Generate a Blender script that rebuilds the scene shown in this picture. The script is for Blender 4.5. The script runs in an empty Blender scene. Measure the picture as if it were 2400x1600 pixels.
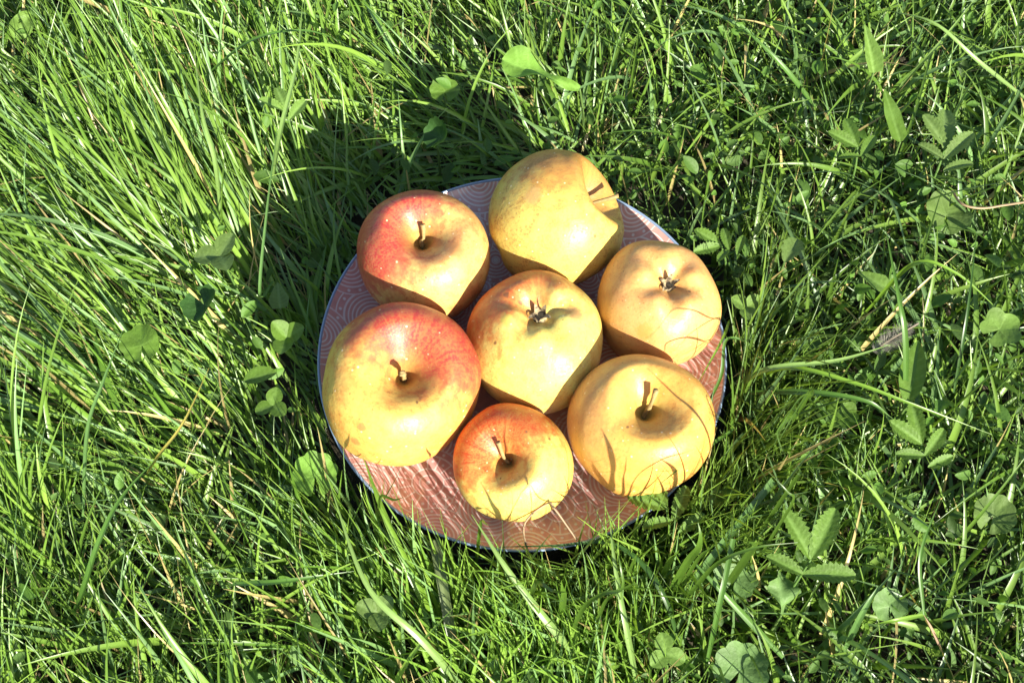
import bpy, math
import numpy as np
from mathutils import Vector, Matrix

rng = np.random.default_rng(7)
sc = bpy.context.scene
col = sc.collection

# ------------------------------------------------------------------ camera, sky, sun, exposure
CAM = np.array([-0.0054, -0.2672, 0.6392])
PITCH = math.radians(65.326)
cam_d = bpy.data.cameras.new('camera')
cam = bpy.data.objects.new('camera', cam_d); col.objects.link(cam)
cam.location = CAM; cam.rotation_euler = (math.pi/2 - PITCH, 0, 0)
cam_d.sensor_width = 36; cam_d.lens = 2827/2400*36
cam_d.clip_start = 0.01; cam_d.clip_end = 500
sc.camera = cam

SUN_EL, SUN_AZ = math.radians(29), math.radians(33)     # azimuth measured from -y towards +x
sdir = Vector((math.cos(SUN_EL)*math.sin(SUN_AZ), -math.cos(SUN_EL)*math.cos(SUN_AZ), math.sin(SUN_EL)))
w = bpy.data.worlds.new('World'); sc.world = w; w.use_nodes = True
nt = w.node_tree; nt.nodes.clear()
sky = nt.nodes.new('ShaderNodeTexSky'); sky.sky_type = 'NISHITA'; sky.sun_disc = False
sky.sun_elevation = SUN_EL; sky.sun_rotation = math.pi - SUN_AZ
bg = nt.nodes.new('ShaderNodeBackground'); bg.inputs[1].default_value = 0.086
wo = nt.nodes.new('ShaderNodeOutputWorld')
nt.links.new(sky.outputs[0], bg.inputs[0]); nt.links.new(bg.outputs[0], wo.inputs[0])
sl = bpy.data.lights.new('sun', 'SUN'); sl.energy = 5.0; sl.angle = math.radians(0.5); sl.color = (1, .955, .83)
sun = bpy.data.objects.new('sun', sl); col.objects.link(sun)
sun.rotation_euler = sdir.to_track_quat('Z', 'Y').to_euler()
sc.view_settings.view_transform = 'Standard'; sc.view_settings.look = 'None'
sc.view_settings.exposure = 1.42; sc.view_settings.gamma = 1
sc.cycles.max_bounces = 8; sc.cycles.transmission_bounces = 5; sc.cycles.diffuse_bounces = 3

FW = np.array([0, math.cos(PITCH), -math.sin(PITCH)]); UP = np.array([0, math.sin(PITCH), math.cos(PITCH)]); RT = np.array([1., 0, 0])
def at(x, y, z):
    """ground-space point at height z seen at photo pixel (x, y)"""
    d = FW + RT*(x-1200)/2827 - UP*(y-800)/2827
    return CAM + d*(z-CAM[2])/d[2]
def camdir(x, y, z):
    v = RT*x + UP*y - FW*z
    return Vector(v/np.linalg.norm(v))

# ------------------------------------------------------------------ helpers
def tag(o, label=None, cat=None, group=None, kind=None):
    if label: o['label'] = label
    if cat: o['category'] = cat
    if group: o['group'] = group
    if kind: o['kind'] = kind
    return o
def empty(name, loc):
    o = bpy.data.objects.new(name, None); o.empty_display_size = 0.01
    o.location = loc; col.objects.link(o); return o
def mesh(name, V, F, mat, parent=None, tint=None, smooth=True, loc=None):
    me = bpy.data.meshes.new(name)
    V = np.asarray(V, np.float32); F = np.asarray(F, np.int32)
    me.vertices.add(len(V)); me.vertices.foreach_set('co', V.ravel())
    k = F.shape[1]
    me.loops.add(F.size); me.loops.foreach_set('vertex_index', F.ravel())
    me.polygons.add(len(F)); me.polygons.foreach_set('loop_start', np.arange(0, F.size, k, dtype=np.int32))
    me.polygons.foreach_set('loop_total', np.full(len(F), k, np.int32))
    me.update(calc_edges=True); me.validate()
    me.polygons.foreach_set('use_smooth', np.full(len(me.polygons), smooth))
    if tint is not None:
        a = me.attributes.new('tint', 'FLOAT_COLOR', 'POINT')
        c = np.ones((len(V), 4), np.float32); c[:, :3] = tint; a.data.foreach_set('color', c.ravel())
    if mat: me.materials.append(mat)
    o = bpy.data.objects.new(name, me); col.objects.link(o)
    if parent: o.parent = parent
    if loc is not None: o.location = loc
    return o
def grid_faces(nr, nc, wrap=False, off=0):
    r = np.arange(nr-1)[:, None]; c = np.arange(nc if wrap else nc-1)[None]
    c2 = (c+1) % nc
    f = np.stack([r*nc+c, r*nc+c2, (r+1)*nc+c2, (r+1)*nc+c], -1).reshape(-1, 4)
    return f + off
def catmull(P, n):
    P = np.asarray(P, float); Q = np.vstack([2*P[0]-P[1], P, 2*P[-1]-P[-2]])
    t = np.linspace(0, len(P)-1-1e-9, n); i = t.astype(int); u = (t-i)[:, None]
    a, b, c, d = Q[i], Q[i+1], Q[i+2], Q[i+3]
    return .5*(2*b+(c-a)*u+(2*a-5*b+4*c-d)*u**2+(3*b-a-3*c+d)*u**3)
def tube(P, R, n=10, cap=True):
    P = np.asarray(P, float); R = np.broadcast_to(R, len(P))
    T = np.gradient(P, axis=0); T /= np.linalg.norm(T, axis=1)[:, None]
    ref = np.array([0.31, .2, .93]) if abs(T[0] @ np.array([.31, .2, .93])) < .9 else np.array([1., 0, 0])
    A = np.cross(T, ref); A /= np.linalg.norm(A, axis=1)[:, None]; B = np.cross(T, A)
    th = np.linspace(0, 2*np.pi, n, endpoint=False)
    V = P[:, None]+R[:, None, None]*(np.cos(th)[None, :, None]*A[:, None]+np.sin(th)[None, :, None]*B[:, None])
    V = V.reshape(-1, 3); F = grid_faces(len(P), n, True)
    if cap:
        k = len(V); b = (len(P)-1)*n; rg = V[b:]
        V = np.vstack([V, P[-1]+(rg-P[-1])*.6+T[-1]*R[-1]*.18, P[-1]+(rg-P[-1])*.03+T[-1]*R[-1]*.10])
        F = np.vstack([F, grid_faces(3, n, True)+b])
    return V, F
def tris(F):   # quads -> list without degenerate corners handled by validate
    return F

class NT:
    def __init__(s, name):
        s.m = bpy.data.materials.new(name); s.m.use_nodes = True
        s.t = s.m.node_tree; s.t.nodes.clear()
        s.out = s.n('ShaderNodeOutputMaterial')
    def n(s, typ, **kw):
        x = s.t.nodes.new(typ)
        for k, v in kw.items(): setattr(x, k, v)
        return x
    def put(s, sock, v):
        if isinstance(v, bpy.types.NodeSocket): s.t.links.new(v, sock)
        elif isinstance(v, (tuple, list)) and sock.type == 'RGBA' and len(v) == 3: sock.default_value = (*v, 1)
        else: sock.default_value = v
    def math(s, op, a, b=None, c=None, clamp=False):
        x = s.n('ShaderNodeMath', operation=op, use_clamp=clamp)
        for i, v in enumerate((a, b, c)):
            if v is not None: s.put(x.inputs[i], v)
        return x.outputs[0]
    def vmath(s, op, a, b=None, out=0):
        x = s.n('ShaderNodeVectorMath', operation=op); s.put(x.inputs[0], a)
        if b is not None: s.put(x.inputs[1], b)
        return x.outputs[out]
    def mix(s, f, a, b, mode='MIX'):
        x = s.n('ShaderNodeMix', data_type='RGBA', blend_type=mode)
        s.put(x.inputs[0], f); s.put(x.inputs[6], a); s.put(x.inputs[7], b); return x.outputs[2]
    def ss(s, v, a, b):
        x = s.n('ShaderNodeMapRange', interpolation_type='SMOOTHSTEP'); s.put(x.inputs[0], v)
        x.inputs[1].default_value = a; x.inputs[2].default_value = b; return x.outputs[0]
    def noise(s, vec, scale, detail=3, rough=.55):
        x = s.n('ShaderNodeTexNoise'); s.put(x.inputs['Vector'], vec)
        x.inputs['Scale'].default_value = scale; x.inputs['Detail'].default_value = detail; x.inputs['Roughness'].default_value = rough
        return x.outputs[0]
    def bsdf(s, **kw):
        x = s.n('ShaderNodeBsdfPrincipled')
        for k, v in kw.items(): s.put(x.inputs[k.replace('_', ' ')], v)
        return x
    def done(s, sh):
        s.t.links.new(sh, s.out.inputs[0]); return s.m

# ------------------------------------------------------------------ materials
def foliage_mat(name, rough=.42, trans=.38, bump=0, spec=.5):
    m = NT(name)
    a = m.n('ShaderNodeAttribute', attribute_name='tint').outputs['Color']
    g = m.n('ShaderNodeNewGeometry').outputs['Position']
    nz = m.noise(g, 260, 2)
    c = m.mix(m.math('MULTIPLY', nz, .45), a, m.mix(1.0, a, (.62, .7, .6), 'MULTIPLY'))
    p = m.bsdf(Base_Color=c, Roughness=rough, Specular_IOR_Level=spec)
    if bump:
        b = m.n('ShaderNodeBump'); b.inputs['Strength'].default_value = bump; b.inputs['Distance'].default_value = .002
        m.put(b.inputs['Height'], m.noise(g, 420, 3)); m.t.links.new(b.outputs[0], p.inputs['Normal'])
    t = m.n('ShaderNodeBsdfTranslucent'); m.put(t.inputs[0], m.mix(1.0, c, (1.25, 1.25, .6), 'MULTIPLY'))
    mx = m.n('ShaderNodeMixShader'); mx.inputs[0].default_value = trans
    m.t.links.new(p.outputs[0], mx.inputs[1]); m.t.links.new(t.outputs[0], mx.inputs[2])
    return m.done(mx.outputs[0])
M_grass = foliage_mat('grass_blade_green', .36, .28, spec=.45)
M_leaf = foliage_mat('leaf_green', .55, .30, bump=.25, spec=.3)
M_dry = foliage_mat('dry_straw', .5, .2)

m = NT('soil')
g = m.n('ShaderNodeNewGeometry').outputs['Position']
n1 = m.noise(g, 90, 5)
p = m.bsdf(Base_Color=m.mix(n1, (.012, .012, .006), (.07, .055, .03)), Roughness=.95)
b = m.n('ShaderNodeBump'); b.inputs['Strength'].default_value = .8; b.inputs['Distance'].default_value = .01
m.put(b.inputs['Height'], n1); m.t.links.new(b.outputs[0], p.inputs['Normal'])
M_soil = m.done(p.outputs[0])

m = NT('glazed_terracotta_pattern')
a = m.n('ShaderNodeAttribute', attribute_name='tint').outputs['Color']
g = m.n('ShaderNodeNewGeometry').outputs['Position']
c = m.mix(m.math('MULTIPLY', m.noise(g, 160, 4), .35), a, m.mix(1., a, (.8, .72, .7), 'MULTIPLY'))
p = m.bsdf(Base_Color=c, Roughness=.22, Specular_IOR_Level=.5, Coat_Weight=1.0, Coat_Roughness=.07)
M_plate = m.done(p.outputs[0])
m = NT('blue_glaze_edge')
g = m.n('ShaderNodeNewGeometry').outputs['Position']
p = m.bsdf(Base_Color=m.mix(m.noise(g, 300, 3), (.17, .24, .36), (.26, .34, .46)), Roughness=.2, Coat_Weight=.4, Coat_Roughness=.1)
M_rim = m.done(p.outputs[0])
m = NT('navy_glaze_underside')
g = m.n('ShaderNodeNewGeometry').outputs['Position']
p = m.bsdf(Base_Color=m.mix(m.noise(g, 120, 3), (.012, .02, .04), (.03, .045, .08)), Roughness=.25)
M_under = m.done(p.outputs[0])

# ------------------------------------------------------------------ ground
S = 150.
gx = np.concatenate([[-S, -20, -4, -1.2], np.linspace(-.8, .8, 41), [1.2, 4, 20, S]])
X, Y = np.meshgrid(gx, gx)
Z = .004*np.sin(X*23+1)*np.sin(Y*19+.5)*np.exp(-(X**2+Y**2)*.5) - .004
V = np.stack([X, Y, Z], -1).reshape(-1, 3)
tag(mesh('ground', V, grid_faces(len(gx), len(gx)), M_soil), kind='structure')

# ------------------------------------------------------------------ plate
ZR = .045; PR = .110
prof_in = catmull([(0, .0285), (.03, .0285), (.06, .0288), (.078, .0312), (.094, .0362), (.104, .0412), (.1088, .0446)], 240)
nA = 1700
ang = np.linspace(0, 2*np.pi, nA, endpoint=False)
# pattern: painter's algorithm over (x, y); True where a pale line runs
rr = prof_in[:, 0]
X = rr[:, None]*np.cos(ang)[None]; Y = rr[:, None]*np.sin(ang)[None]
L = np.zeros(X.shape, np.float32)
LW = .00039
def line(d): return np.clip(1.35-np.abs(d)/LW, 0, 1)
def motif(cx, cy, R, style, face=0.):
    dx, dy = X-cx, Y-cy; d = np.hypot(dx, dy); th = np.arctan2(dy, dx)-face
    ins = d < R
    v = np.zeros_like(L)
    if style == 'rings':
        for k in range(7):
            v = np.maximum(v, line(d-(R-.0003-k*.0021)))
        v = np.maximum(v, line(np.maximum(d-.0012, 0)))
    elif style == 'sun':
        for q in (.28, .52, 1.0): v = np.maximum(v, line(d-(q*R-.0002)))
        n = 14; a = (th*n/(2*np.pi)) % 1 - .5
        sp = line(a*2*np.pi/n*d)*(d > .52*R); v = np.maximum(v, sp)
        a2 = ((th*n/(2*np.pi)+.5) % 1 - .5)*2*np.pi/n
        v = np.maximum(v, line(np.maximum(np.hypot(d*a2, d-.8*R)-.0004, 0)))
        v = np.maximum(v, line(np.maximum(d-.0007, 0)))
    elif style == 'dots':
        for q in (0, .0040): v = np.maximum(v, line(d-(R-.0003-q)))
        n = int(2*np.pi*(R-.002)/.0062); a2 = (((th*n/(2*np.pi)) % 1)-.5)*2*np.pi/n
        v = np.maximum(v, line(np.maximum(np.hypot(d*a2, d-(R-.0023))-.00045, 0)))
        v = np.where(d < R-.0043, 0, v)
    elif style == 'leaf':
        u = dx*np.cos(face)+dy*np.sin(face); t = -dx*np.sin(face)+dy*np.cos(face)
        e = np.abs(t)-(R*.45)*np.clip(1-(u/R)**2, 0, None)
        ins = e < 0
        v = np.maximum(line(e), line(np.abs(t)))
        v = np.maximum(v, line((((u+np.abs(t))/.0042) % 1-.5)*.0030))
    L[ins] = v[ins]
P5 = 15
for k in range(P5):
    a = 2*np.pi*k/P5+.12
    for r_, R_, st, o in ((.052, .015, 'rings', .5), (.066, .0150, 'dots', 0), (.066, .0108, 'rings', 0)):
        motif(r_*math.cos(a+o*2*np.pi/P5), r_*math.sin(a+o*2*np.pi/P5), R_, st, a)
for k in range(P5):
    a = 2*np.pi*k/P5+.12
    b_ = a+np.pi/P5
    motif(.086*math.cos(b_), .086*math.sin(b_), .0205, 'dots', b_)
    motif(.086*math.cos(b_), .086*math.sin(b_), .0162, ('sun' if k % 2 else 'rings'), b_)
for k in range(P5):
    a = 2*np.pi*k/P5+.12
    if k % 3 == 1: motif(.099*math.cos(a), .099*math.sin(a), .0150, 'leaf', a+.5)
    motif(.1115*math.cos(a), .1115*math.sin(a), .0178, 'dots', a)
    motif(.1115*math.cos(a), .1115*math.sin(a), .0136, 'rings', a)
terra = np.array([.62, .315, .28]); pale = np.array([.74, .66, .62])
wob = (.5+.5*np.sin(X*900)*np.sin(Y*800))[..., None]
T = terra*(.93+.12*wob)*(1-L[..., None]) + pale*L[..., None]
V = np.stack([X, Y, np.broadcast_to(prof_in[:, 1][:, None], X.shape)], -1).reshape(-1, 3)
plate = tag(empty('plate', (0, 0, .018)), 'round terracotta-red plate with pale fan and ring pattern, holding the apples', 'plate')
mesh('dish', V-[0, 0, .018], grid_faces(len(rr), nA, True), M_plate, plate, T.reshape(-1, 3))
th = np.linspace(0, 2*np.pi, 256, endpoint=False)
def lathe(P, n=256):
    P = np.asarray(P); t = np.linspace(0, 2*np.pi, n, endpoint=False)
    V = np.stack([P[:, 0][:, None]*np.cos(t), P[:, 0][:, None]*np.sin(t), np.broadcast_to(P[:, 1][:, None], (len(P), n))], -1)
    return V.reshape(-1, 3), grid_faces(len(P), n, True)
V, F = lathe(catmull([(.1088, .0446), (.1093, .0452), (.1100, .0453), (.1104, .0447), (.1102, .0440)], 16)); V[:, 2] -= .018
mesh('rim', V, F, M_rim, plate)
V, F = lathe(catmull([(.1102, .0440), (.105, .0385), (.095, .0325), (.08, .0270), (.066, .0240), (.064, .0195), (.0625, .0180), (.060, .0195), (.058, .0240), (0.0005, .0245)], 60)); V[:, 2] -= .018
mesh('underside', V, F, M_under, plate)

# ------------------------------------------------------------------ apples
def apple_mat(name, base, base2, red, B, th0, amt, russ, green, seed, spots=1.0, streak=.2, scars=(), basin=(.42, .32, .07)):
    m = NT(name)
    oc = m.n('ShaderNodeTexCoord').outputs['Object']
    sh = m.vmath('ADD', oc, (seed*3.1, seed*1.7, seed*2.3))
    nrm = m.vmath('NORMALIZE', oc)
    x = m.n('ShaderNodeSeparateXYZ'); m.put(x.inputs[0], oc)
    cy = m.n('ShaderNodeCombineXYZ'); m.put(cy.inputs[0], x.outputs[0]); m.put(cy.inputs[1], x.outputs[1]); cy.inputs[2].default_value = seed
    cyn = m.vmath('NORMALIZE', cy.outputs[0])
    sv = m.n('ShaderNodeCombineXYZ')
    sp = m.n('ShaderNodeSeparateXYZ'); m.put(sp.inputs[0], m.vmath('NORMALIZE', m.vmath('MULTIPLY', oc, (1, 1, 0))))
    m.put(sv.inputs[0], sp.outputs[0]); m.put(sv.inputs[1], sp.outputs[1]); m.put(sv.inputs[2], m.math('MULTIPLY', x.outputs[2], .55))
    streaks = m.noise(m.vmath('ADD', sv.outputs[0], (seed, seed, seed)), 9, 4, .7)
    low = m.noise(sh, 1.7, 2); mid = m.noise(sh, 5.5, 4, .6); fine = m.noise(sh, 30, 3, .6)
    c = m.mix(m.ss(m.math('ADD', m.math('MULTIPLY', low, .7), m.math('MULTIPLY', mid, .3)), .38, .60), base, base2)
    c = m.mix(m.math('MULTIPLY', m.ss(fine, .48, .72), .30), c, m.mix(1., c, (.80, .56, .40), 'MULTIPLY'))
    c = m.mix(m.math('MULTIPLY', m.ss(mid, .40, .66), .55), c, m.mix(1., c, (1.0, .74, .62), 'MULTIPLY'))
    # blush
    d = m.vmath('DOT_PRODUCT', nrm, B, out=1)
    bl = m.math('ADD', d, m.math('MULTIPLY', m.math('SUBTRACT', mid, .5), .95))
    bl = m.math('ADD', bl, m.math('MULTIPLY', m.math('SUBTRACT', streaks, .5), streak*2))
    bl = m.math('MULTIPLY', m.ss(bl, th0-.28, th0+.42), amt)
    bl = m.math('MULTIPLY', bl, m.math('ADD', .80, m.math('MULTIPLY', fine, .45)), clamp=True)
    c = m.mix(bl, c, m.mix(m.ss(m.math('ADD', m.math('MULTIPLY', streaks, .5), m.math('MULTIPLY', fine, .5)), .38, .62), red, m.mix(.30, red, c)))
    # stalk basin tint
    rad = m.vmath('LENGTH', m.vmath('MULTIPLY', oc, (1, 1, 0)), out=1)
    bas = m.math('MULTIPLY', m.math('SUBTRACT', 1, m.ss(m.math('ADD', rad, m.math('MULTIPLY', mid, .2)), .14, .52 if green < .9 else .74)), green)
    c = m.mix(bas, c, basin)
    # russet freckling
    ru = m.math('MULTIPLY', m.ss(m.math('ADD', m.math('MULTIPLY', fine, .6), m.math('MULTIPLY', mid, .55)), .56, .74), russ)
    c = m.mix(ru, c, (.30, .15, .045))
    # lenticels: pale and dark dots
    v = m.n('ShaderNodeTexVoronoi'); m.put(v.inputs['Vector'], sh); v.inputs['Scale'].default_value = 7.5
    sc_ = m.n('ShaderNodeSeparateColor'); m.put(sc_.inputs[0], v.outputs['Color'])
    dot = m.math('MULTIPLY', m.math('SUBTRACT', 1, m.ss(v.outputs['Distance'], .06, .15)), m.ss(sc_.outputs[0], .25, .35))
    c = m.mix(m.math('MULTIPLY', dot, .7*spots), c, (.80, .66, .40))
    v2 = m.n('ShaderNodeTexVoronoi'); m.put(v2.inputs['Vector'], sh); v2.inputs['Scale'].default_value = 13
    s2 = m.n('ShaderNodeSeparateColor'); m.put(s2.inputs[0], v2.outputs['Color'])
    dk = m.math('MULTIPLY', m.math('SUBTRACT', 1, m.ss(v2.outputs['Distance'], .08, .22)), m.ss(s2.outputs[1], .72, .8))
    c = m.mix(m.math('MULTIPLY', dk, .55), c, (.22, .10, .03))
    for (dv, rd, cc) in scars:
        ds = m.vmath('DISTANCE', m.vmath('ADD', nrm, (0, 0, 0)), dv, out=1)
        ds = m.math('ADD', ds, m.math('MULTIPLY', m.math('SUBTRACT', m.noise(sh, 22, 3), .5), rd*1.3))
        c = m.mix(m.math('MULTIPLY', m.math('SUBTRACT', 1, m.ss(ds, rd*.5, rd*1.15)), .8), c, cc)
    rough = m.math('ADD', .37, m.math('ADD', m.math('MULTIPLY', mid, .14), m.math('MULTIPLY', ru, .3)))
    p = m.bsdf(Base_Color=c, Roughness=rough, Specular_IOR_Level=.42, Subsurface_Weight=.10, Subsurface_Scale=.004)
    p.inputs['Subsurface Radius'].default_value = (1, .45, .15)
    h = m.math('ADD', m.math('MULTIPLY', m.noise(sh, 9, 3), .8), m.math('ADD', m.math('MULTIPLY', fine, .25), m.math('MULTIPLY', dot, .12)))
    bp = m.n('ShaderNodeBump'); bp.inputs['Strength'].default_value = .10; bp.inputs['Distance'].default_value = .006
    m.put(bp.inputs['Height'], h); m.t.links.new(bp.outputs[0], p.inputs['Normal'])
    return m.done(p.outputs[0])

m = NT('woody_stem')
g = m.n('ShaderNodeNewGeometry').outputs['Position']
p = m.bsdf(Base_Color=m.mix(m.noise(g, 700, 4), (.15, .09, .03), (.42, .31, .11)), Roughness=.7)
M_stem = m.done(p.outputs[0])
m = NT('dried_sepal')
g = m.n('ShaderNodeNewGeometry').outputs['Position']
p = m.bsdf(Base_Color=m.mix(m.ss(m.noise(g, 420, 3), .35, .65), (.06, .035, .018), (.36, .28, .15)), Roughness=.85)
M_sepal = m.done(p.outputs[0])

PROF_STEM = [(0.0, .30), (.03, .31), (.075, .36), (.12, .44), (.19, .555), (.30, .66), (.41, .745), (.52, .795), (.61, .80), (.74, .725), (.87, .57), (.965, .33), (1.0, .06), (.985, -.2), (.90, -.47), (.75, -.70), (.58, -.83), (.44, -.865), (.31, -.83), (.20, -.75), (.10, -.69), (0., -.68)]
APPLES = []
RT_, UP_, FW_ = Vector(RT), Vector(UP), Vector(FW)
BR = (.16, .075, .03); TAN = (.42, .17, .05)
SCARS = {2: [(.54, -.27, .03, BR), (-.35, .30, .16, (.50, .30, .10))], 4: [(-.47, -.61, .07, TAN), (-.38, -.44, .06, TAN), (-.12, .66, .03, BR), (.3, -.2, .02, BR)],
         3: [(-.44, .66, .05, BR), (-.28, .63, .035, BR), (-.42, .30, .10, (.42, .36, .07)), (-.60, -.02, .03, BR), (.55, .42, .16, (.50, .24, .09))],
         9: [(.57, .49, .035, BR), (.20, .62, .03, BR), (-.3, -.2, .02, BR)], 6: [(.18, -.32, .022, BR), (-.3, .05, .025, BR), (.1, .25, .02, BR)],
         5: [(.45, .18, .025, BR), (-.30, -.45, .16, (.62, .26, .06)), (-.05, .48, .03, BR)], 1: [(.35, .25, .14, (.48, .22, .07)), (.52, .05, .13, (.48, .22, .07)), (.1, -.35, .02, BR)]}
def apple(px, py, rpx, axis_cam, calyx_up, stem, matargs, label, lump=.03, squash=1.0, seed=1, rib=.02, prof=None):
    Rr = .036
    for _ in range(12):
        z = .0285+.86*Rr
        for _ in range(6):
            P = at(px, py, z); z = .0300+.86*Rr+.012*max(0, (np.hypot(P[0], P[1])-.05)/.06)**2
        Rr = rpx*((P-CAM) @ FW)/2827*.985
    APPLES.append((P, Rr))
    ax = camdir(*axis_cam)
    if calyx_up: ax = -ax          # local +z is always the stalk end
    q = ax.to_track_quat('Z', 'X')
    base = np.array([P[0], P[1], P[2]-.86*Rr])
    root = tag(empty('apple', base), label, 'apple', 'apples on the plate')
    pr = catmull(prof or PROF_STEM, 120); nphi = 128
    r = np.random.default_rng(seed)
    phi = np.linspace(0, 2*np.pi, nphi, endpoint=False)
    ph0, ph1, ph2 = r.uniform(0, 6.28, 3)
    rho = pr[:, 0][:, None]; zz = pr[:, 1][:, None]*squash
    tlow = np.clip((-zz+.15), 0, 1)
    fac = 1+lump*np.cos(phi+ph0)*np.clip(zz, -1, 1)*1.1+lump*.7*np.cos(2*phi+ph1)+rib*np.cos(5*phi+ph2)*tlow+lump*.35*np.cos(3*phi+ph1*2)
    rim = np.exp(-((rho-.45)/.22)**2)
    zf = zz+rim*(lump*1.0*np.cos(phi+ph1)+rib*1.7*np.cos(5*phi+ph2)*(zz < 0)+lump*.6*np.cos(3*phi+ph0)*(zz > 0))
    V = np.stack([rho*fac*np.cos(phi), rho*fac*np.sin(phi), np.broadcast_to(zf, (len(pr), nphi))], -1).reshape(-1, 3)
    for k in range(7):
        dv = r.normal(0, 1, 3)*(1.6 if k < 3 else 3.2); V = V*(1+(.013 if k < 3 else .006)*np.sin(V @ dv+r.uniform(0, 6.28)))[:, None]
    # blush direction to local space
    mk = dict(matargs)
    Bl = q.inverted() @ camdir(*mk.pop('B'))
    sc_l = []
    for (a, b, rd, cc) in SCARS.get(seed, ()):
        v = q.inverted() @ (RT_*a+UP_*b-FW_*math.sqrt(max(0, 1-a*a-b*b))); sc_l.append((tuple(v), rd, cc))
    mk['scars'] = sc_l
    mat = apple_mat('apple_skin', B=tuple(Bl), seed=seed, **mk)
    body = mesh('skin', V, grid_faces(len(pr), nphi, True), mat, root)
    body.location = Vector(P-base); body.rotation_mode = 'QUATERNION'; body.rotation_quaternion = q; body.scale = (Rr,)*3
    C = Vector(P-base)
    if not calyx_up:
        bs = C+ax*Rr*(.30 if prof is None else .17)
        d = Vector(camdir(*stem[0])); ln = stem[1]; rad = stem[2]*.82
        mid = bs+(ax*.55+d*.45).normalized()*ln*.5; tip = mid+d*ln*.5
        Pp = catmull([np.array(bs-ax*.001), np.array(bs*.5+mid*.5)+r.normal(0, rad*.35, 3), np.array(mid)+r.normal(0, rad*.5, 3), np.array(tip)], 14)
        s = np.linspace(0, 1, 14); Rd = rad*(1.0-.32*np.sin(np.pi*s*.9)+.16*np.clip((s-.75)/.25, 0, 1))
        V, F = tube(Pp, Rd, 12); V += r.normal(0, rad*.07, V.shape); V += (np.sin(V*2600+seed)*rad*.12)
        mesh('stem', V, F, M_stem, root)
    else:
        cb = C-ax*Rr*-.0   # centre
        top = C+(-ax)*Rr*.68*squash
        cal = mesh('calyx', *lathe_at(top, -ax, Rr), M_sepal, root)
        u = ax.orthogonal().normalized(); v = ax.cross(u)
        for k in range(5):
            a = 2*math.pi*k/5+ph0+r.uniform(-.3, .3); o = u*math.cos(a)+v*math.sin(a); side = u*-math.sin(a)+v*math.cos(a)
            up = -ax; n = 8; ln = Rr*r.uniform(.14, .25); rows = []
            curl = r.uniform(-.5, 2.4)
            pp = top+o*Rr*.06; e = 1.15
            for i in range(n):
                t = i/(n-1); e2 = e-curl*t+.25
                wd = Rr*.055*(1-t)**.7+.0001
                for sg in (-1, 0, 1): rows.append(pp+side*sg*wd+up*(abs(sg)*wd*.5))
                pp = pp+(up*math.sin(e2)+o*math.cos(e2))*ln/n
            mesh('sepal', np.array([tuple(x) for x in rows]), grid_faces(n, 3), M_sepal, cal)
    return root
def lathe_at(c, ax, Rr):
    V, F = lathe(np.array([(.11, -.01), (.10, .03), (.07, .045), (.05, .02), (.002, .0)])*Rr, 20)
    q = ax.to_track_quat('Z', 'X').to_matrix()
    return np.array([tuple(q @ Vector(v)+c) for v in V]), F

YEL = (.67, .455, .135); ORG = (.62, .32, .11); GLD = (.65, .375, .115); YGR = (.58, .50, .10); RED = (.40, .032, .03); ORD = (.50, .09, .025)
D = dict
apple(993, 602, 156, (.02, .40, .91), False, ((.06, .80, .55), .0155, .0017),
      D(base=YEL, base2=ORG, red=RED, B=(-.75, .52, .20), th0=.17, amt=1.05, russ=.35, green=.7),
      'red-flushed yellow apple with upright stem at the back left of the plate', seed=1)
apple(1300, 521, 157, (.80, .49, .35), False, ((.95, .26, .18), .032, .0015),
      D(base=(.60, .45, .10), base2=(.58, .46, .11), red=(.46, .18, .04), B=(.25, .85, .2), th0=.42, amt=.85, russ=.6, green=.95, streak=.1, basin=(.33, .155, .04)),
      'yellow apple tipped on its side, its stem pointing right, at the back of the plate', seed=2, lump=.04,
      prof=[(0., .16), (.04, .17), (.09, .23), (.15, .35), (.215, .50), (.29, .63), (.38, .745), (.47, .81), (.56, .83), (.66, .80)]+PROF_STEM[9:])
apple(1257, 800, 164, (.05, .52, .85), True, None,
      D(base=(.64, .57, .15), base2=(.66, .50, .12), red=ORD, B=(-.55, .80, -.1), th0=.29, amt=.95, russ=.25, green=.25),
      'yellow apple with red shoulder, blossom end up, in the middle of the others', seed=3, lump=.03, rib=.03)
apple(941, 903, 189, (.17, .30, .94), False, ((.0, .12, .98), .0185, .0019),
      D(base=(.66, .44, .10), base2=(.64, .35, .08), red=RED, B=(.42, .82, .10), th0=.24, amt=1.0, russ=.3, green=.5),
      'largest apple, yellow with a pink-red back, at the front left of the plate', seed=4, lump=.03, squash=.95)
apple(1541, 711, 148, (.12, .38, .92), True, None,
      D(base=GLD, base2=ORG, red=ORG, B=(-.8, -.2, .2), th0=.5, amt=.6, russ=.2, green=.25, spots=.4),
      'golden orange apple with dried blossom end up at the right of the plate', seed=5, lump=.03, rib=.025)
apple(1501, 998, 168, (.05, .46, .88), False, ((.30, .78, .55), .0205, .0017),
      D(base=(.64, .38, .095), base2=(.62, .33, .07), red=ORG, B=(-.9, .1, .0), th0=.5, amt=.7, russ=.15, green=.6),
      'plain golden apple with long stem at the front right of the plate', seed=6, lump=.035)
apple(1205, 1089, 140, (-.24, .20, .95), False, ((-.34, .80, .50), .0175, .0014),
      D(base=(.64, .55, .13), base2=(.70, .50, .12), red=(.52, .06, .012), B=(-.45, .80, .1), th0=.20, amt=1.1, russ=.15, green=.4, spots=.8),
      'smallest apple, yellow-green with an orange-red top, at the front of the plate', seed=9, lump=.035)

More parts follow.
